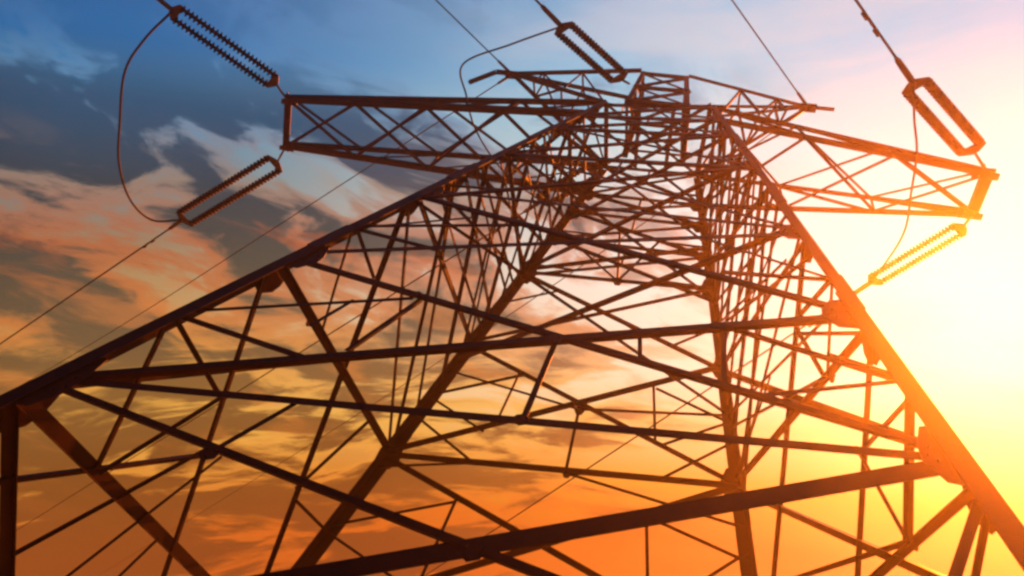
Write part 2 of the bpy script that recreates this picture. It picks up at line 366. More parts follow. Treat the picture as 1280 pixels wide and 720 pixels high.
    ('T', 'h', 0.075, (1.977, -1.312, 11.9), (1.757, 1.402, 11.9)),
    ('T', 'h', 0.075, (1.764, -1.101, 12.6), (1.574, 1.236, 12.6)),
    ('T', 'h', 0.075, (1.611, -0.951, 13.1), (1.443, 1.117, 13.1)),
    ('T', 'h', 0.075, (1.382, -0.726, 13.85), (1.247, 0.939, 13.85)),
    ('T', 'r', 0.045, (2.771, -2.092, 9.3), (2.545, 0.17, 9.45)),
    ('T', 'r', 0.045, (2.359, 1.949, 9.6), (2.545, 0.17, 9.45)),
    ('T', 'r', 0.045, (2.527, -1.852, 10.1), (2.319, 0.195, 10.25)),
    ('T', 'r', 0.045, (2.15, 1.759, 10.4), (2.319, 0.195, 10.25)),
    ('T', 'r', 0.045, (2.344, -1.672, 10.7), (2.148, 0.214, 10.85)),
    ('T', 'r', 0.045, (1.993, 1.616, 11.0), (2.148, 0.214, 10.85)),
    ('T', 'r', 0.045, (2.16, -1.492, 11.3), (1.978, 0.233, 11.45)),
    ('T', 'r', 0.045, (1.836, 1.474, 11.6), (1.978, 0.233, 11.45)),
    ('T', 'r', 0.045, (1.947, -1.282, 12.0), (1.78, 0.255, 12.15)),
    ('T', 'r', 0.045, (1.652, 1.307, 12.3), (1.78, 0.255, 12.15)),
]
TIPS = {'LN': (-7.845, -0.565, 13.08), 'LF': (-8.443, 0.773, 13.08), 'RN': (6.183, -0.309, 13.08), 'RF': (6.234, 0.593, 13.08)}
STRINGS = {'LN': ((-7.845, -0.565, 13.08), (-7.972, -1.024, 13.041), (-9.364, -2.873, 12.547), [(-10.094, -3.747, 12.465)]), 'LF': ((-8.443, 0.773, 13.08), (-8.761, 1.156, 12.93), (-11.435, 2.429, 11.717), [(-19.139, 6.798, 9.326)]), 'RN': ((6.183, -0.309, 13.08), (5.79, -0.785, 13.032), (4.484, -2.136, 12.752), [(3.335, -3.493, 12.623)]), 'RF': ((6.234, 0.593, 13.08), (6.15, 0.87, 13.024), (4.979, 2.35, 12.801), [(-8.033, 18.939, 9.006)]), 'CN': ((-0.384, -0.566, 14.75), (-0.57, -0.674, 14.735), (-1.605, -2.126, 14.077), [(-2.065, -2.656, 14.027)]), 'CF': ((-0.722, 0.971, 13.85), (-0.98, 1.071, 13.807), (-2.369, 2.351, 14.017), [(-33.204, 26.316, 8.744)])}
EW = {'L': (-3.105, -0.454, 15.0), 'Ls': ((-3.488, -0.467, 15.0), (-4.205, -0.148, 15.0)), 'R': (3.223, -0.163, 15.0), 'Rs': ((3.724, -0.152, 15.0),), 'Ln': (-4.576, -2.181, 14.865), 'Lf': (-14.692, 7.133, 13.616), 'Rn': (1.485, -2.407, 14.829), 'Rf': (2.088, 1.023, 14.838)}
PEAK = {'NL': ((-0.308, -0.764, 13.85), (-0.282, -0.385, 15.6)), 'NR': ((1.018, -0.751, 13.85), (0.745, -0.341, 15.6))}
JUMPERS = {'L': [(-9.364, -2.873, 12.547), (-9.775, -2.552, 11.89), (-10.178, -2.08, 11.412), (-10.711, -1.073, 11.114), (-11.394, 0.092, 10.995), (-11.872, 1.279, 11.056), (-11.921, 2.144, 11.297), (-11.435, 2.429, 11.717)], 'R': [(4.484, -2.136, 12.752), (4.547, -1.837, 12.186), (4.674, -1.448, 11.908), (4.814, -0.66, 11.917), (5.025, 0.554, 12.215), (4.979, 2.35, 12.801)], 'C': [(-1.605, -2.126, 14.077), (-2.498, -1.951, 13.623), (-3.482, -1.613, 13.346), (-3.487, -0.945, 13.247), (-3.428, -0.016, 13.326), (-3.036, 1.21, 13.583), (-2.369, 2.351, 14.017)]}
GUSSETS = [
    ('L', 'N', 4.016, 0.5, 0.45, 0.42),
    ('L', 'S', 3.726, 0.4, 0.45, 0.42),
    ('R', 'N', 5.127, 0.34, 0.36, 0.3),
    ('R', 'T', 4.839, 0.26, 0.3, 0.3),
    ('L', 'N', 6.864, 0.34, 0.34, 0.42),
    ('L', 'S', 6.474, 0.28, 0.3, 0.36),
    ('R', 'N', 6.995, 0.28, 0.3, 0.38),
    ('R', 'T', 6.713, 0.22, 0.28, 0.32),
    ('L', 'N', 9.059, 0.25, 0.25, 0.3),
    ('L', 'S', 8.761, 0.24, 0.24, 0.28),
    ('R', 'N', 8.746, 0.22, 0.22, 0.28),
    ('R', 'T', 8.513, 0.2, 0.2, 0.26),
    ('ML', 'F', 6.903, 0.3, 0.3, 0.27),
    ('ML', 'F', 9.294, 0.24, 0.24, 0.22),
    ('ML', 'F', 11.004, 0.26, 0.26, 0.24),
    ('ML', 'S', 6.903, 0.3, 0.3, 0.27),
    ('ML', 'S', 9.294, 0.24, 0.24, 0.22),
    ('ML', 'S', 11.004, 0.26, 0.26, 0.24),
    ('MR', 'F', 7.685, 0.28, 0.28, 0.3),
    ('MR', 'F', 9.639, 0.2, 0.2, 0.2),
    ('MR', 'F', 11.211, 0.24, 0.24, 0.22),
    ('MR', 'T', 7.685, 0.28, 0.28, 0.3),
    ('MR', 'T', 9.639, 0.2, 0.2, 0.2),
    ('MR', 'T', 11.211, 0.24, 0.24, 0.22),
    ('L', 'N', 10.9, 0.2, 0.2, 0.2),
    ('L', 'S', 10.9, 0.2, 0.2, 0.2),
    ('R', 'N', 10.9, 0.2, 0.2, 0.2),
    ('R', 'T', 10.9, 0.2, 0.2, 0.2),
    ('L', 'N', 12.3, 0.2, 0.2, 0.2),
    ('L', 'S', 12.3, 0.2, 0.2, 0.2),
    ('R', 'N', 12.3, 0.2, 0.2, 0.2),
    ('R', 'T', 12.3, 0.2, 0.2, 0.2),
    ('L', 'N', 13.1, 0.2, 0.2, 0.2),
    ('L', 'S', 13.1, 0.2, 0.2, 0.2),
    ('R', 'N', 13.1, 0.2, 0.2, 0.2),
    ('R', 'T', 13.1, 0.2, 0.2, 0.2),
    ('ML', 'F', 11.9, 0.16, 0.16, 0.22),
    ('MR', 'F', 11.9, 0.16, 0.16, 0.22),
    ('ML', 'S', 11.9, 0.16, 0.16, 0.22),
    ('MR', 'T', 11.9, 0.16, 0.16, 0.22),
    ('ML', 'F', 12.6, 0.16, 0.16, 0.22),
    ('MR', 'F', 12.6, 0.16, 0.16, 0.22),
    ('ML', 'S', 12.6, 0.16, 0.16, 0.22),
    ('MR', 'T', 12.6, 0.16, 0.16, 0.22),
    ('ML', 'F', 13.1, 0.16, 0.16, 0.22),
    ('MR', 'F', 13.1, 0.16, 0.16, 0.22),
    ('ML', 'S', 13.1, 0.16, 0.16, 0.22),
    ('MR', 'T', 13.1, 0.16, 0.16, 0.22),
    ('L', 'S', 9.652, 0.3, 0.3, 0.3),
]
PLATES = [
    ('N', (-1.88, -3.488, 3.585), 0.1),
    ('N', (0.539, -2.964, 5.848), 0.09),
    ('N', (-1.251, -2.744, 6.307), 0.07),
    ('N', (0.682, -3.698, 3.296), 0.1),
    ('N', (0.599, -3.309, 4.647), 0.08),
    ('F', (0.122, 1.621, 11.105), 0.1),
    ('F', (-0.021, 2.278, 8.4), 0.1),
    ('S', (-3.368, -1.345, 6.624), 0.06),
    ('T', (4.006, -2.198, 4.935), 0.08),
    ('T', (3.399, -1.758, 6.969), 0.09),
    ('F', (0.024, 2.557, 7.245), 0.08),
]
# ------------------------------------------------------------------ materials
def new_mat(name):
    m = bpy.data.materials.new(name)
    m.use_nodes = True
    return m, m.node_tree, m.node_tree.nodes['Principled BSDF']

def steel(name, c1, c2, rough, metal=0.35, scale=3.0):
    m, nt, b = new_mat(name)
    tc = nt.nodes.new('ShaderNodeTexCoord')
    n1 = nt.nodes.new('ShaderNodeTexNoise'); n1.inputs['Scale'].default_value = scale
    n1.inputs['Detail'].default_value = 8.0; n1.inputs['Roughness'].default_value = 0.65
    n2 = nt.nodes.new('ShaderNodeTexNoise'); n2.inputs['Scale'].default_value = scale * 14
    n2.inputs['Detail'].default_value = 4.0
    r = nt.nodes.new('ShaderNodeValToRGB')
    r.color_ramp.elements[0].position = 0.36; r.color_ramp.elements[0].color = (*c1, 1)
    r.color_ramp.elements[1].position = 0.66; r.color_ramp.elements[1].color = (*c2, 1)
    bp = nt.nodes.new('ShaderNodeBump'); bp.inputs['Strength'].default_value = 0.12
    bp.inputs['Distance'].default_value = 0.01
    mr = nt.nodes.new('ShaderNodeMapRange')
    mr.inputs['To Min'].default_value = rough - 0.1; mr.inputs['To Max'].default_value = rough + 0.12
    nt.links.new(tc.outputs['Object'], n1.inputs['Vector']); nt.links.new(tc.outputs['Object'], n2.inputs['Vector'])
    nt.links.new(n1.outputs['Fac'], r.inputs['Fac']); nt.links.new(r.outputs['Color'], b.inputs['Base Color'])
    nt.links.new(n2.outputs['Fac'], bp.inputs['Height']); nt.links.new(bp.outputs['Normal'], b.inputs['Normal'])
    nt.links.new(n1.outputs['Fac'], mr.inputs['Value']); nt.links.new(mr.outputs['Result'], b.inputs['Roughness'])
    b.inputs['Metallic'].default_value = metal
    b.inputs['Specular IOR Level'].default_value = 0.09
    return m

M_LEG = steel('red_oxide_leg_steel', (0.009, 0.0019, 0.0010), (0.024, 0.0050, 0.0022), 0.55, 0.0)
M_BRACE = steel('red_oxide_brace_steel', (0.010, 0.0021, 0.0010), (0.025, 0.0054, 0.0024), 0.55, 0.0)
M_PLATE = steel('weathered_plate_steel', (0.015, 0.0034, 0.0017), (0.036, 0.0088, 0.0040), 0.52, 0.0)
M_BOLT = steel('bolt_steel', (0.10, 0.06, 0.045), (0.16, 0.10, 0.07), 0.45, 0.7)
M_FIT = steel('galvanised_fitting', (0.035, 0.026, 0.022), (0.070, 0.054, 0.046), 0.55, 0.3)
M_WIRE = steel('stranded_aluminium', (0.006, 0.006, 0.006), (0.012, 0.0115, 0.011), 0.75, 0.0, 9.0)

def glazed(name, c):
    m, nt, b = new_mat(name)
    tc = nt.nodes.new('ShaderNodeTexCoord')
    n = nt.nodes.new('ShaderNodeTexNoise'); n.inputs['Scale'].default_value = 6
    r = nt.nodes.new('ShaderNodeValToRGB')
    r.color_ramp.elements[0].color = (*[x * .7 for x in c], 1); r.color_ramp.elements[1].color = (*[x * 1.25 for x in c], 1)
    nt.links.new(tc.outputs['Object'], n.inputs['Vector']); nt.links.new(n.outputs['Fac'], r.inputs['Fac'])
    nt.links.new(r.outputs['Color'], b.inputs['Base Color'])
    b.inputs['Roughness'].default_value = 0.8
    b.inputs['Specular IOR Level'].default_value = 0.04
    return m
M_GLAZE = glazed('brown_glazed_porcelain', (0.014, 0.006, 0.004))

def concrete():
    m, nt, b = new_mat('foundation_concrete')
    tc = nt.nodes.new('ShaderNodeTexCoord')
    n = nt.nodes.new('ShaderNodeTexNoise'); n.inputs['Scale'].default_value = 5; n.inputs['Detail'].default_value = 9
    r = nt.nodes.new('ShaderNodeValToRGB')
    r.color_ramp.elements[0].color = (0.22, 0.20, 0.18, 1); r.color_ramp.elements[1].color = (0.42, 0.40, 0.36, 1)
    nt.links.new(tc.outputs['Object'], n.inputs['Vector']); nt.links.new(n.outputs['Fac'], r.inputs['Fac'])
    nt.links.new(r.outputs['Color'], b.inputs['Base Color']); b.inputs['Roughness'].default_value = 0.9
    return m
M_CONC = concrete()

def soil():
    m, nt, b = new_mat('dry_grass_ground')
    tc = nt.nodes.new('ShaderNodeTexCoord')
    n = nt.nodes.new('ShaderNodeTexNoise'); n.inputs['Scale'].default_value = 0.5; n.inputs['Detail'].default_value = 12
    n2 = nt.nodes.new('ShaderNodeTexNoise'); n2.inputs['Scale'].default_value = 22; n2.inputs['Detail'].default_value = 8
    r = nt.nodes.new('ShaderNodeValToRGB')
    r.color_ramp.elements[0].position = .35; r.color_ramp.elements[0].color = (0.035, 0.045, 0.018, 1)
    r.color_ramp.elements[1].position = .7; r.color_ramp.elements[1].color = (0.12, 0.085, 0.045, 1)
    bp = nt.nodes.new('ShaderNodeBump'); bp.inputs['Strength'].default_value = .6; bp.inputs['Distance'].default_value = .05
    mx = nt.nodes.new('ShaderNodeMath'); mx.operation = 'MULTIPLY_ADD'; mx.inputs[1].default_value = .35; mx.inputs[2].default_value = 0
    ad = nt.nodes.new('ShaderNodeMath'); ad.operation = 'MULTIPLY_ADD'; ad.inputs[1].default_value = .7
    nt.links.new(tc.outputs['Object'], n.inputs['Vector']); nt.links.new(tc.outputs['Object'], n2.inputs['Vector'])
    nt.links.new(n2.outputs['Fac'], mx.inputs[0]); nt.links.new(n.outputs['Fac'], ad.inputs[0]); nt.links.new(mx.outputs[0], ad.inputs[2])
    nt.links.new(ad.outputs[0], r.inputs['Fac']); nt.links.new(r.outputs['Color'], b.inputs['Base Color'])
    nt.links.new(n2.outputs['Fac'], bp.inputs['Height']); nt.links.new(bp.outputs['Normal'], b.inputs['Normal'])
    b.inputs['Roughness'].default_value = 0.95
    return m
M_SOIL = soil()

# ------------------------------------------------------------------ mesh helpers
V = Vector
def link_mesh(name, bm, mat, parent=None):
    bmesh.ops.recalc_face_normals(bm, faces=bm.faces[:])
    me = bpy.data.meshes.new(name)
    bm.to_mesh(me); bm.free()
    me.materials.append(mat)
    o = bpy.data.objects.new(name, me)
    scene.collection.objects.link(o)
    if parent is not None:
        o.parent = parent
        o.matrix_parent_inverse = Matrix.Translation(-parent.location) if parent.type == 'EMPTY' else Matrix.Identity(4)
    return o

def empty(name, loc):
    o = bpy.data.objects.new(name, None)
    o.location = loc
    o.empty_display_size = 0.3
    scene.collection.objects.link(o)
    return o

def tag(o, label=None, cat=None, group=None, kind=None):
    for k, v in (('label', label), ('category', cat), ('group', group), ('kind', kind)):
        if v: o[k] = v
    return o

def angle_bar(bm, p, q, w1, w2, n, inward=None, t=None):
    """Rolled L section from p to q: one flange w1 wide lying across n, the other w2 deep along n."""
    p, q, n = V(p), V(q), V(n)
    d = (q - p).normalized()
    n = (n - d * n.dot(d)).normalized()
    s = d.cross(n)
    if inward is not None and s.dot(V(inward)) < 0: s = -s
    t = t or max(0.007, w1 * 0.09)
    prof = [(-w1 / 2, 0), (w1 / 2, 0), (w1 / 2, t), (-w1 / 2 + t, t), (-w1 / 2 + t, w2), (-w1 / 2, w2)]
    a = [bm.verts.new(p + s * x + n * y) for x, y in prof]
    b = [bm.verts.new(q + s * x + n * y) for x, y in prof]
    k = len(prof)
    for i in range(k):
        bm.faces.new((a[i], a[(i + 1) % k], b[(i + 1) % k], b[i]))
    bm.faces.new(a[::-1]); bm.faces.new(b)

def corner_bar(bm, p, q, u, v, w1, w2=None, t=0.018):
    """Leg angle: heel on the line p-q, flanges along u and v; section may taper from w1 to w2."""
    p, q = V(p), V(q); w2 = w2 or w1
    d = (q - p).normalized()
    u = V(u); u = (u - d * u.dot(d)).normalized()
    v = V(v); v = (v - d * v.dot(d)).normalized()
    rings = []
    for c, w in ((p, w1), (q, w2)):
        prof = [(0, 0), (w, 0), (w, t), (t, t), (t, w), (0, w)]
        rings.append([bm.verts.new(c + u * x + v * y) for x, y in prof])
    a, b = rings
    for i in range(6):
        bm.faces.new((a[i], a[(i + 1) % 6], b[(i + 1) % 6], b[i]))
    bm.faces.new(a[::-1]); bm.faces.new(b)

def tube(bm, pts, r, seg=8, cap=True):
    pts = [V(p) for p in pts]
    rr = r if isinstance(r, (list, tuple)) else [r] * len(pts)
    d0 = (pts[1] - pts[0]).normalized()
    u = d0.orthogonal().normalized()
    rings = []
    for i, p in enumerate(pts):
        if i == 0: d = d0
        elif i == len(pts) - 1: d = (pts[-1] - pts[-2]).normalized()
        else: d = ((pts[i + 1] - p).normalized() + (p - pts[i - 1]).normalized()).normalized()
        u = (u - d * u.dot(d)).normalized()
        v = d.cross(u)
        rings.append([bm.verts.new(p + (u * math.cos(2 * math.pi * k / seg) + v * math.sin(2 * math.pi * k / seg)) * rr[i]) for k in range(seg)])
    for a, b in zip(rings[:-1], rings[1:]):
        for k in range(seg):
            bm.faces.new((a[k], a[(k + 1) % seg], b[(k + 1) % seg], b[k]))
    if cap:
        bm.faces.new(rings[0][::-1]); bm.faces.new(rings[-1])

def spline(pts, n=10):
    pts = [V(p) for p in pts]
    P = [pts[0] * 2 - pts[1]] + pts + [pts[-1] * 2 - pts[-2]]
    out = []
    for i in range(1, len(P) - 2):
        a, b, c, d = P[i - 1], P[i], P[i + 1], P[i + 2]
        for k in range(n):
            t = k / n
            out.append(0.5 * ((2 * b) + (c - a) * t + (2 * a - 5 * b + 4 * c - d) * t * t + (3 * b - a - 3 * c + d) * t ** 3))
    out.append(pts[-1])
    return out

def slab(bm, outline, n, t0, t1):
    """Flat plate: outline points pushed along n from t0 to t1."""
    n = V(n)
    a = [bm.verts.new(V(p) + n * t0) for p in outline]
    b = [bm.verts.new(V(p) + n * t1) for p in outline]
    k = len(a)
    for i in range(k):
        bm.faces.new((a[i], a[(i + 1) % k], b[(i + 1) % k], b[i]))
    bm.faces.new(a[::-1]); bm.faces.new(b)

def bolt(bm, c, n, r=0.022, h=0.02):
    n = V(n); u = n.orthogonal().normalized(); v = n.cross(u)
    o = [V(c) + (u * math.cos(k * math.pi / 3) + v * math.sin(k * math.pi / 3)) * r for k in range(6)]
    slab(bm, o, n, 0.0, h)

# ------------------------------------------------------------------ ground
bm = bmesh.new()
G, NG = 900.0, 120
rng = random.Random(5)
def gpos(i):
    s = (i / NG) * 2 - 1
    return math.copysign(abs(s) ** 2.6, s) * G
grid = [[None] * (NG + 1) for _ in range(NG + 1)]
for i in range(NG + 1):
    for j in range(NG + 1):
        x, y = gpos(i), gpos(j)
        d = math.hypot(x, y)
        z = -0.03 + min(1, max(0, (d - 14) / 60)) * 0.55 * (math.sin(x * .043 + 1) * math.cos(y * .037) + .6 * math.sin(x * .017 - y * .021)) - (0 if d < 12 else 0.05)
        if d < 14: z = -0.03 + 0.02 * math.sin(3.1 * x) * math.sin(2.7 * y)
        grid[i][j] = bm.verts.new((x, y, z))
for i in range(NG):
    for j in range(NG):
        bm.faces.new((grid[i][j], grid[i + 1][j], grid[i + 1][j + 1], grid[i][j + 1]))
ground = link_mesh('ground', bm, M_SOIL)
for p in ground.data.polygons: p.use_smooth = True
tag(ground, kind='structure')

# ------------------------------------------------------------------ the tower
A = V(APEX)
LR = {k: V(v) for k, v in LEG_REF.items()}
def legz(k, z):
    t = (A.z - z) / (A.z - LR[k].z)
    return A + (LR[k] - A) * t
FACE = {'N': ('L', 'R'), 'F': ('ML', 'MR'), 'S': ('L', 'ML'), 'T': ('R', 'MR')}
centre = V((A.x, A.y, 7))
FN = {}
for k, (i, j) in FACE.items():
    n = (LR[i] - A).cross(LR[j] - A).normalized()
    FN[k] = n if n.dot(centre - LR[i]) > 0 else -n          # unit normal into the tower

tower = empty('transmission_tower', (0, 0, 0))
tag(tower, 'tall red brown steel lattice pylon with cross arms and insulators, seen from below', 'pylon')

# legs: heavy angles in four lengths, stepping down in size with height
Z_TOP = 13.85
steps = [(0.1, 7.4, .235, .215), (7.4, 9.9, .205, .185), (9.9, 11.9, .170, .155), (11.9, Z_TOP, .145, .130)]
NEIGH = {'L': ('R', 'ML'), 'R': ('L', 'MR'), 'MR': ('ML', 'R'), 'ML': ('MR', 'L')}
leg_obj = {}
LEG_OUT = 0.065
for k in LR:
    bm = bmesh.new()
    u = LR[NEIGH[k][0]] - LR[k]; v = LR[NEIGH[k][1]] - LR[k]
    ls = {'R': .70, 'MR': .92}.get(k, 1.0)
    for z0, z1, w0, w1 in steps:
        lz = .9 if (k == 'R' and z0 < 5) else ls
        w0, w1 = w0 * lz, w1 * (ls if k != 'R' else .8 if z0 < 5 else .72)
        so = -(u.normalized() + v.normalized()) * LEG_OUT
        corner_bar(bm, legz(k, z0) + so, legz(k, z1) + so, u, v, w0, w1, 0.020 if z0 < 9 else 0.014)
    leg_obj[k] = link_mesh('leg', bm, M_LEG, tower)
    # splice angles bolted over the joints between lengths
    for z, w in ((7.4, .215), (9.9, .185), (11.9, .155)):
        bm = bmesh.new()
        o = -(u.normalized() + v.normalized()) * (LEG_OUT + 0.012)
        corner_bar(bm, legz(k, z - .32) + o, legz(k, z + .32) + o, u, v, w * ls * .98, w * ls * .93, 0.011)
        link_mesh('splice_angle', bm, M_PLATE, leg_obj[k])
    # footing
    bm = bmesh.new()
    c = legz(k, 0.0); c.z = 0
    o = [(-.55, -.55), (.55, -.55), (.55, .55), (-.55, .55)]
    r0 = [bm.verts.new((c.x + x, c.y + y, -.35)) for x, y in o]
    r1 = [bm.verts.new((c.x + x, c.y + y, .16)) for x, y in o]
    r2 = [bm.verts.new((c.x + x * .86, c.y + y * .86, .24)) for x, y in o]
    for a, b in ((r0, r1), (r1, r2)):
        for i in range(4): bm.faces.new((a[i], a[(i + 1) % 4], b[(i + 1) % 4], b[i]))
    bm.faces.new(r2); bm.faces.new(r0[::-1])
    link_mesh('footing', bm, M_CONC, tower)

# face members
KN = {'m': 'diagonal_brace', 'h': 'horizontal_brace', 'r': 'secondary_brace'}
OFF = {'m': -0.026, 'h': -0.010, 'r': 0.006}
seq = 0
for F, kind, w, p, q in MEMBERS:
    seq += 1
    n = FN[F]
    off = n * (OFF[kind] + (seq % 7) * 0.0021)
    bm = bmesh.new()
    flip = V((0, 0, 1)) if seq % 2 else V((0, 0, -1))
    angle_bar(bm, V(p) + off, V(q) + off, w, w * .6, n, flip)
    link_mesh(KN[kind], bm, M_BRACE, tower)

# gusset plates at the leg nodes, cut to a six-sided outline and bolted
def gusset(k, F, z, up, dn, wd):
    i, j = FACE[F]
    other = j if k == i else i
    n = FN[F]
    e = (A - LR[k]).normalized()
    s = (LR[other] - LR[k]); s = (s - e * s.dot(e)).normalized()
    c = legz(k, z)
    o = [c - s * .05 - e * dn, c + s * wd * .75 - e * dn * .75, c + s * wd - e * dn * .1,
         c + s * wd * .92 + e * up * .35, c + s * wd * .55 + e * up, c - s * .05 + e * up]
    bm = bmesh.new()
    slab(bm, o, n, -.0365, -.0285)
    for a, b in ((.3, .6), (.3, .2), (.3, -.3), (.65, .3), (.65, -.15), (.8, .05)):
        bolt(bm, c + s * wd * a + e * ((up if b > 0 else dn) * b) + n * -.036, -n, .019 if wd > .3 else .014, .018)
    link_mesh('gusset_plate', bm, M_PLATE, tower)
for k, F, z, up, dn, wd in GUSSETS: gusset(k, F, z, up, dn, wd)

# small plates where bracing crosses inside a face
def face_plate(F, c, r, rot=0.3):
    n = FN[F]; u = n.orthogonal().normalized(); v = n.cross(u)
    o = [V(c) + (u * math.cos(rot + t * math.pi / 3) + v * math.sin(rot + t * math.pi / 3)) * r for t in range(6)]
    bm = bmesh.new(); slab(bm, o, n, -.0365, -.029)
    for t in range(0, 6, 2): bolt(bm, V(c) + (u * math.cos(rot + t * math.pi / 3) + v * math.sin(rot + t * math.pi / 3)) * r * .6 - n * .036, -n, .013, .018)
    link_mesh('gusset_plate', bm, M_PLATE, tower)
for F, c, r in PLATES: face_plate(F, c, r)

# horizontal diaphragms: crossed bars between opposite legs
for z, w in ((8.8, .075), (11.0, .07), (12.2, .06), (13.1, .065), (13.85, .06)):
    for a, b, dz in (('L', 'MR', 0.0), ('R', 'ML', .09)):
        bm = bmesh.new()
        angle_bar(bm, legz(a, z) + V((0, 0, dz)), legz(b, z) + V((0, 0, dz)), w, w * .8, V((0, 0, 1)))
        link_mesh('diaphragm_brace', bm, M_BRACE, tower)

# ------------------------------------------------------------------ cross arms (parts: their chords and lacing are sub-parts)
def lerp(a, b, t): return V(a) * (1 - t) + V(b) * t
def bar(name, p, q, w, n, parent, mat=M_BRACE):
    bm = bmesh.new(); angle_bar(bm, p, q, w, w * .85, n)
    return link_mesh(name, bm, mat, parent)

def cross_arm(near_leg, far_leg, tn, tf, zb, zt, ts):
    tn, tf = V(tn), V(tf)
    up = V((0, 0, 1))
    nb, nt_, fb, ft = legz(near_leg, zb), legz(near_leg, zt), legz(far_leg, zb), legz(far_leg, zt)
    out = (tn - nb).normalized()
    # end bar and plates carrying the strings
    bm = bmesh.new()
    d = (tf - tn).normalized()
    angle_bar(bm, tn - d * .12, tf + d * .12, .17, .15, up)
    arm = link_mesh('cross_arm', bm, M_LEG, tower)
    for c in (tn, tf):
        bm = bmesh.new()
        o = [c - out * .26 - d * .12, c + out * .16 - d * .07, c + out * .16 + d * .07, c - out * .26 + d * .12]
        slab(bm, o, up, -.035, -.020)
        for a, b in ((-.15, -.05), (-.15, .05), (0, -.05), (0, .05)): bolt(bm, c + out * a + d * b - up * .035, -up, .018, .018)
        link_mesh('end_plate', bm, M_PLATE, arm)
    lift = up * .05
    ch = {'nb': (nb, tn), 'nt': (nt_, tn + lift * 2), 'fb': (fb, tf), 'ft': (ft, tf + lift * 2)}
    for c, (p, q) in ch.items():
        bar('chord', p, q + out * .05, .125 if c[1] == 'b' else .10, up, arm, M_LEG)
    # lacing: zigzag in the bottom and top planes, struts and zigzag in the two sides
    N = ts
    for (c1, c2, w, ph) in (('nb', 'fb', .06, 0), ('nt', 'ft', .05, 1)):
        for i in range(N):
            t0, t1 = i / N, (i + 1) / N
            P0, P1 = lerp(*ch[c1], t0), lerp(*ch[c1], t1)
            Q0, Q1 = lerp(*ch[c2], t0), lerp(*ch[c2], t1)
            bar('lacing_bar', P0 - up * .012, Q1 - up * .012, w, up, arm)
            bar('lacing_bar', Q0 + up * .012, P1 + up * .012, w, up, arm)
    for (c1, c2, s) in (('nb', 'nt', -1), ('fb', 'ft', 1)):
        side = V((0, s, 0))
        for i in range(1, N + 1):
            t0, t1 = (i - 1) / N, i / N
            if i < N: bar('lacing_bar', lerp(*ch[c1], t1), lerp(*ch[c2], t1), .05, side, arm)
            bar('lacing_bar', lerp(*ch[c2], t0), lerp(*ch[c1], t1), .05, side, arm)
    return arm
cross_arm('L', 'ML', TIPS['LN'], TIPS['LF'], 13.08, 13.85, 4)
cross_arm('R', 'MR', TIPS['RN'], TIPS['RF'], 13.08, 13.85, 3)

# ------------------------------------------------------------------ peak and earth-wire arms
nl0, nl1 = map(V, PEAK['NL']); nr0, nr1 = map(V, PEAK['NR'])
dy = V((0, 1, 0))
cols = {'NL': (nl0, nl1), 'NR': (nr0, nr1), 'FL': (nl0 + dy * 1.25, nl1 + dy * .75), 'FR': (nr0 + dy * 1.25, nr1 + dy * .75)}
mid = (nl1 + nr1) * .5 + dy * .4
bm = bmesh.new()
for k, (p, q) in cols.items():
    sx = 1 if k[1] == 'L' else -1; sy = 1 if k[0] == 'N' else -1
    corner_bar(bm, p - V((0, 0, .25)), q, (sx, 0, 0), (0, sy, 0), .115, .10, .012)
peak = link_mesh('tower_peak', bm, M_LEG, tower)
ring = ['NL', 'NR', 'FR', 'FL']
for a, b in zip(ring, ring[1:] + ring[:1]):
    n = (mid - (cols[a][1] + cols[b][1]) * .5); n.z = 0
    n.normalize()
    for t in (0.0, .5, 1.0):
        bar('peak_brace', lerp(*cols[a], t) + n * .02, lerp(*cols[b], t) + n * .02, .07, n, peak)
    for t0, t1 in ((0, .5), (.5, 1)):
        bar('peak_brace', lerp(*cols[a], t0) + n * .03, lerp(*cols[b], t1) + n * .03, .055, n, peak)
        bar('peak_brace', lerp(*cols[b], t0) + n * .045, lerp(*cols[a], t1) + n * .045, .055, n, peak)
# seat beams under the peak
for k in ('NL', 'NR', 'FL', 'FR'):
    s = 'N' if k[0] == 'N' else 'F'
i0, i1 = legz('L', 13.85), legz('R', 13.85); j0, j1 = legz('ML', 13.85), legz('MR', 13.85)
for t, dz in ((.0, .02), (.33, .05), (.66, .05), (1.0, .02)):
    bar('peak_brace', lerp(i0, i1, t) + V((0, 0, dz)), lerp(j0, j1, t) + V((0, 0, dz)), .08, V((0, 0, 1)), peak)

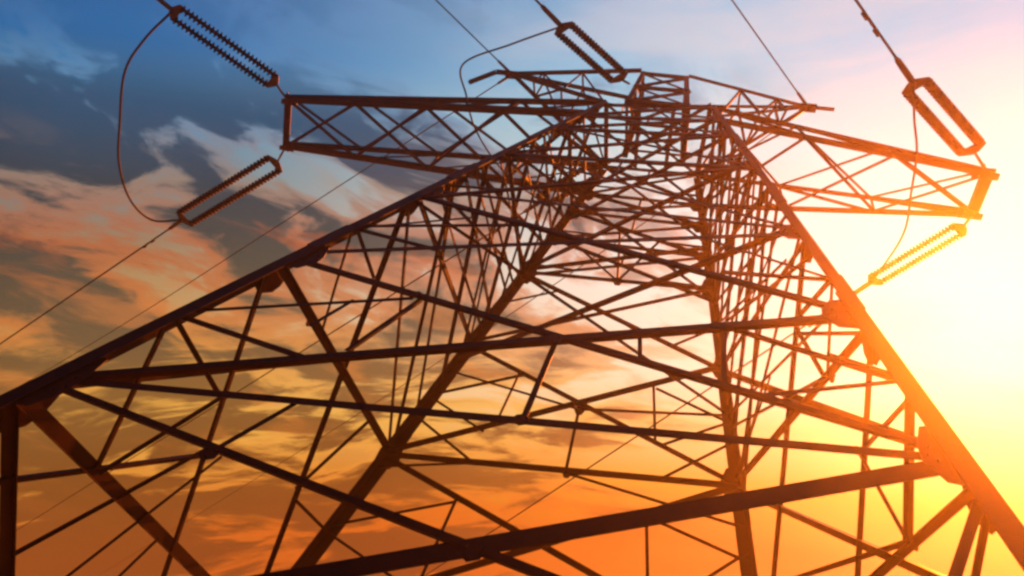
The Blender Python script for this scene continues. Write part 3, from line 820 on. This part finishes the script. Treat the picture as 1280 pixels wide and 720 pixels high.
def earth_arm(node, nU, fU, nL_, fL_, stub):
    node = V(node); up = V((0, 0, 1))
    bm = bmesh.new()
    pts = [node] + [V(p) for p in stub]
    for a, b in zip(pts[:-1], pts[1:]): angle_bar(bm, a, b, .085, .085, up)
    arm = link_mesh('earth_wire_arm', bm, M_LEG, tower)
    for c in (nU, fU, nL_, fL_):
        bar('chord', c, node, .075, up, arm, M_LEG)
    for t0, t1 in ((.0, .45), (.45, .75)):
        bar('lacing_bar', lerp(nU, node, t1), lerp(nL_, node, t1), .05, dy, arm)
        bar('lacing_bar', lerp(fU, node, t1), lerp(fL_, node, t1), .05, dy, arm)
        bar('lacing_bar', lerp(nL_, node, t0), lerp(nU, node, t1), .045, dy, arm)
        bar('lacing_bar', lerp(fL_, node, t0), lerp(fU, node, t1), .045, dy, arm)
        bar('lacing_bar', lerp(nU, node, t1), lerp(fU, node, t1), .045, up, arm)
        bar('lacing_bar', lerp(nL_, node, t1), lerp(fL_, node, t1), .045, up, arm)
        bar('lacing_bar', lerp(nL_, node, t0), lerp(fL_, node, t1), .045, up, arm)
    bm = bmesh.new()
    o = [node + V((x, y, 0)) for x, y in ((-.16, -.1), (.16, -.1), (.16, .1), (-.16, .1))]
    slab(bm, o, up, -.03, -.018)
    link_mesh('end_plate', bm, M_PLATE, arm)
earth_arm(EW['L'], cols['NL'][1], cols['FL'][1], legz('L', 13.85), legz('ML', 13.85), EW['Ls'])
earth_arm(EW['R'], cols['NR'][1], cols['FR'][1], legz('R', 13.3), legz('MR', 13.85), EW['Rs'])

# ------------------------------------------------------------------ insulators, conductors, jumpers
def disc_string_bm(a, b, r=.076, n=20):
    bm = bmesh.new()
    a, b = V(a), V(b); Ln = (b - a).length
    prof = []
    pitch = 1.0 / n
    for i in range(n):
        t = i * pitch
        prof += [(t + pitch * .02, r * .36), (t + pitch * .28, r * .42), (t + pitch * .36, r * .72), (t + pitch * .56, r), (t + pitch * .70, r * .97), (t + pitch * .78, r * .52), (t + pitch * .98, r * .36)]
    tube(bm, [a + (b - a) * t for t, _ in prof], [q for _, q in prof], 12)
    return bm

def insulator(name, key, label, sep=.21, r=.078, n=20, group='double strain insulator strings'):
    P0, P1, P2, _ = STRINGS[key]
    P0, P1, P2 = V(P0), V(P1), V(P2)
    d = (P2 - P1).normalized()
    up = V((0, 0, 1))
    side = d.cross(up).normalized()
    nrm = side.cross(d).normalized()
    root = empty('insulator_string', P0)
    tag(root, label, 'insulator', group)
    a, b = P1 + d * .10, P2 - d * .10
    for s in (-1, 1):
        o = link_mesh('disc_string', disc_string_bm(a + side * s * sep, b + side * s * sep, r, n), M_GLAZE, root)
        for p in o.data.polygons: p.use_smooth = True
    for c, e in ((P1, 1), (P2, -1)):
        bm = bmesh.new()
        o = [c - side * (sep + .07) + d * e * .13, c - side * (sep + .07) + d * e * .05, c - side * .06 - d * e * .05, c + side * .06 - d * e * .05,
             c + side * (sep + .07) + d * e * .05, c + side * (sep + .07) + d * e * .13]
        slab(bm, o, nrm, -.012, .012)
        link_mesh('yoke_plate', bm, M_FIT, root)
    bm = bmesh.new()
    tube(bm, [P0, lerp(P0, P1, .5), P1 - d * .02], [.022, .028, .022], 8)
    link_mesh('shackle_link', bm, M_FIT, root)
    return P2, d

def wire_path(p, q, far=90.0):
    """From the clamp p through q, then on along the same bearing, the fall easing out as in a long shallow span."""
    p, q = V(p), V(q)
    h = V((q.x - p.x, q.y - p.y, 0)); L = h.length; h.normalize()
    sl = (q.z - p.z) / L
    out = []
    for i in range(57):
        s = far * (i / 56) ** 1.7
        z = p.z + sl * min(s, L)
        if s > L: z += sl * 11.0 * (1 - math.exp(-(s - L) / 11.0))
        out.append(V((p.x, p.y, 0)) + h * s + V((0, 0, z)))
    return out

def conductor(key, label, r=.021, cat='power line', group='live conductors'):
    P2 = V(STRINGS[key][2]); q = V(STRINGS[key][3][0])
    d = (P2 - V(STRINGS[key][1])).normalized()
    pts = wire_path(P2, q)
    bm = bmesh.new()
    tube(bm, pts, r, 8)
    o = link_mesh('conductor', bm, M_WIRE)
    tag(o, label, cat, group)
    w = (q - P2).normalized()
    bm = bmesh.new()
    tube(bm, [P2 - w * .02, P2 + w * .12, P2 + w * .5, P2 + w * .58], [.045, .052, .046, .024], 10)
    link_mesh('strain_clamp', bm, M_FIT, o)
    bm = bmesh.new()
    c = P2 + w * 1.35 - V((0, 0, .09))
    tube(bm, [c - w * .24, c - w * .235, c - w * .11, c - w * .10, c + w * .10, c + w * .11, c + w * .235, c + w * .24], [.01, .036, .036, .009, .009, .036, .036, .01], 8)
    tube(bm, [c, c + V((0, 0, .11))], .016, 6)
    link_mesh('vibration_damper', bm, M_FIT, o)
    return o

insulator('insulator_string', 'LN', 'upper insulator string at left cross arm tip, dark against blue sky', 0.20, 0.100, 24)
insulator('insulator_string', 'LF', 'lower insulator string at left cross arm tip, sloping down to the left', 0.20, 0.095, 28)
insulator('insulator_string', 'CN', 'dark double insulator string fixed to the tower top', 0.165, 0.078, 20)
insulator('insulator_string', 'RN', 'upper insulator string at right cross arm tip, glowing orange brown', 0.15, 0.085, 22)
insulator('insulator_string', 'RF', 'pale lower insulator string below right cross arm tip, near the sun', 0.12, 0.075, 26)
insulator('insulator_string', 'CF', 'insulator string on the hidden far side of the tower top', 0.165, 0.08, 16)
conductor('LN', 'power line leaving the top left corner from the upper left insulator')
conductor('LF', 'power line running down to the left edge from the lower left insulator')
conductor('CN', 'power line rising from the insulator at the tower top')
conductor('RN', 'power line rising from the upper right insulator')
conductor('RF', 'thin power line passing behind the tower from the lower right insulator')
conductor('CF', 'thin power line going down left behind the left tower leg')

def jumper(key, label):
    bm = bmesh.new(); tube(bm, spline(JUMPERS[key], 12), .026 if key == 'L' else .019, 8)
    tag(link_mesh('jumper_cable', bm, M_WIRE), label, 'jumper cable', 'jumper loops around the arm ends')
jumper('L', 'slack dark jumper loop hanging left of the left cross arm tip')
jumper('R', 'thin jumper loop beside the right cross arm tip')
jumper('C', 'thin jumper loop bending round the left earth wire arm')

def earth_wire(p, q, label):
    bm = bmesh.new(); tube(bm, wire_path(p, q), .014, 8)
    o = tag(link_mesh('earth_wire', bm, M_WIRE), label, 'earth wire', 'earth wires on the top arms')
    p, q = V(p), V(q); w = (q - p).normalized()
    bm = bmesh.new(); tube(bm, [p, p + w * .1, p + w * .4, p + w * .45], [.028, .034, .030, .016], 8)
    link_mesh('strain_clamp', bm, M_FIT, o)
earth_wire(EW['L'], EW['Ln'], 'earth wire rising to the top edge from the left top arm')
earth_wire(EW['L'], EW['Lf'], 'earth wire dropping behind the left cross arm towards lower left')
earth_wire(EW['R'], EW['Rn'], 'earth wire rising to the top edge from the right top arm')
earth_wire(EW['R'], EW['Rf'], 'earth wire passing behind the tower from the right top arm')

# ------------------------------------------------------------------ haze
bm = bmesh.new()
X, ZB, ZT = 930.0, -3.0, 18.0  # added volume: scatters sunlight to imitate the orange glare veil over the steel
bmesh.ops.create_cube(bm, size=1.0, matrix=Matrix.Translation((0, 0, (ZB + ZT) / 2)) @ Matrix.Diagonal((2 * X, 2 * X, ZT - ZB, 1)))
mh = bpy.data.materials.new('glare_haze_volume'); mh.use_nodes = True
nt = mh.node_tree; nt.nodes.clear()
pv = nt.nodes.new('ShaderNodeVolumePrincipled'); ou = nt.nodes.new('ShaderNodeOutputMaterial')
pv.inputs['Color'].default_value = (1.0, 0.80, 0.60, 1)
pv.inputs['Density'].default_value = HAZE_DENSITY
pv.inputs['Anisotropy'].default_value = HAZE_G
nt.links.new(pv.outputs['Volume'], ou.inputs['Volume'])
tag(link_mesh('glare_haze', bm, mh), kind='stuff')
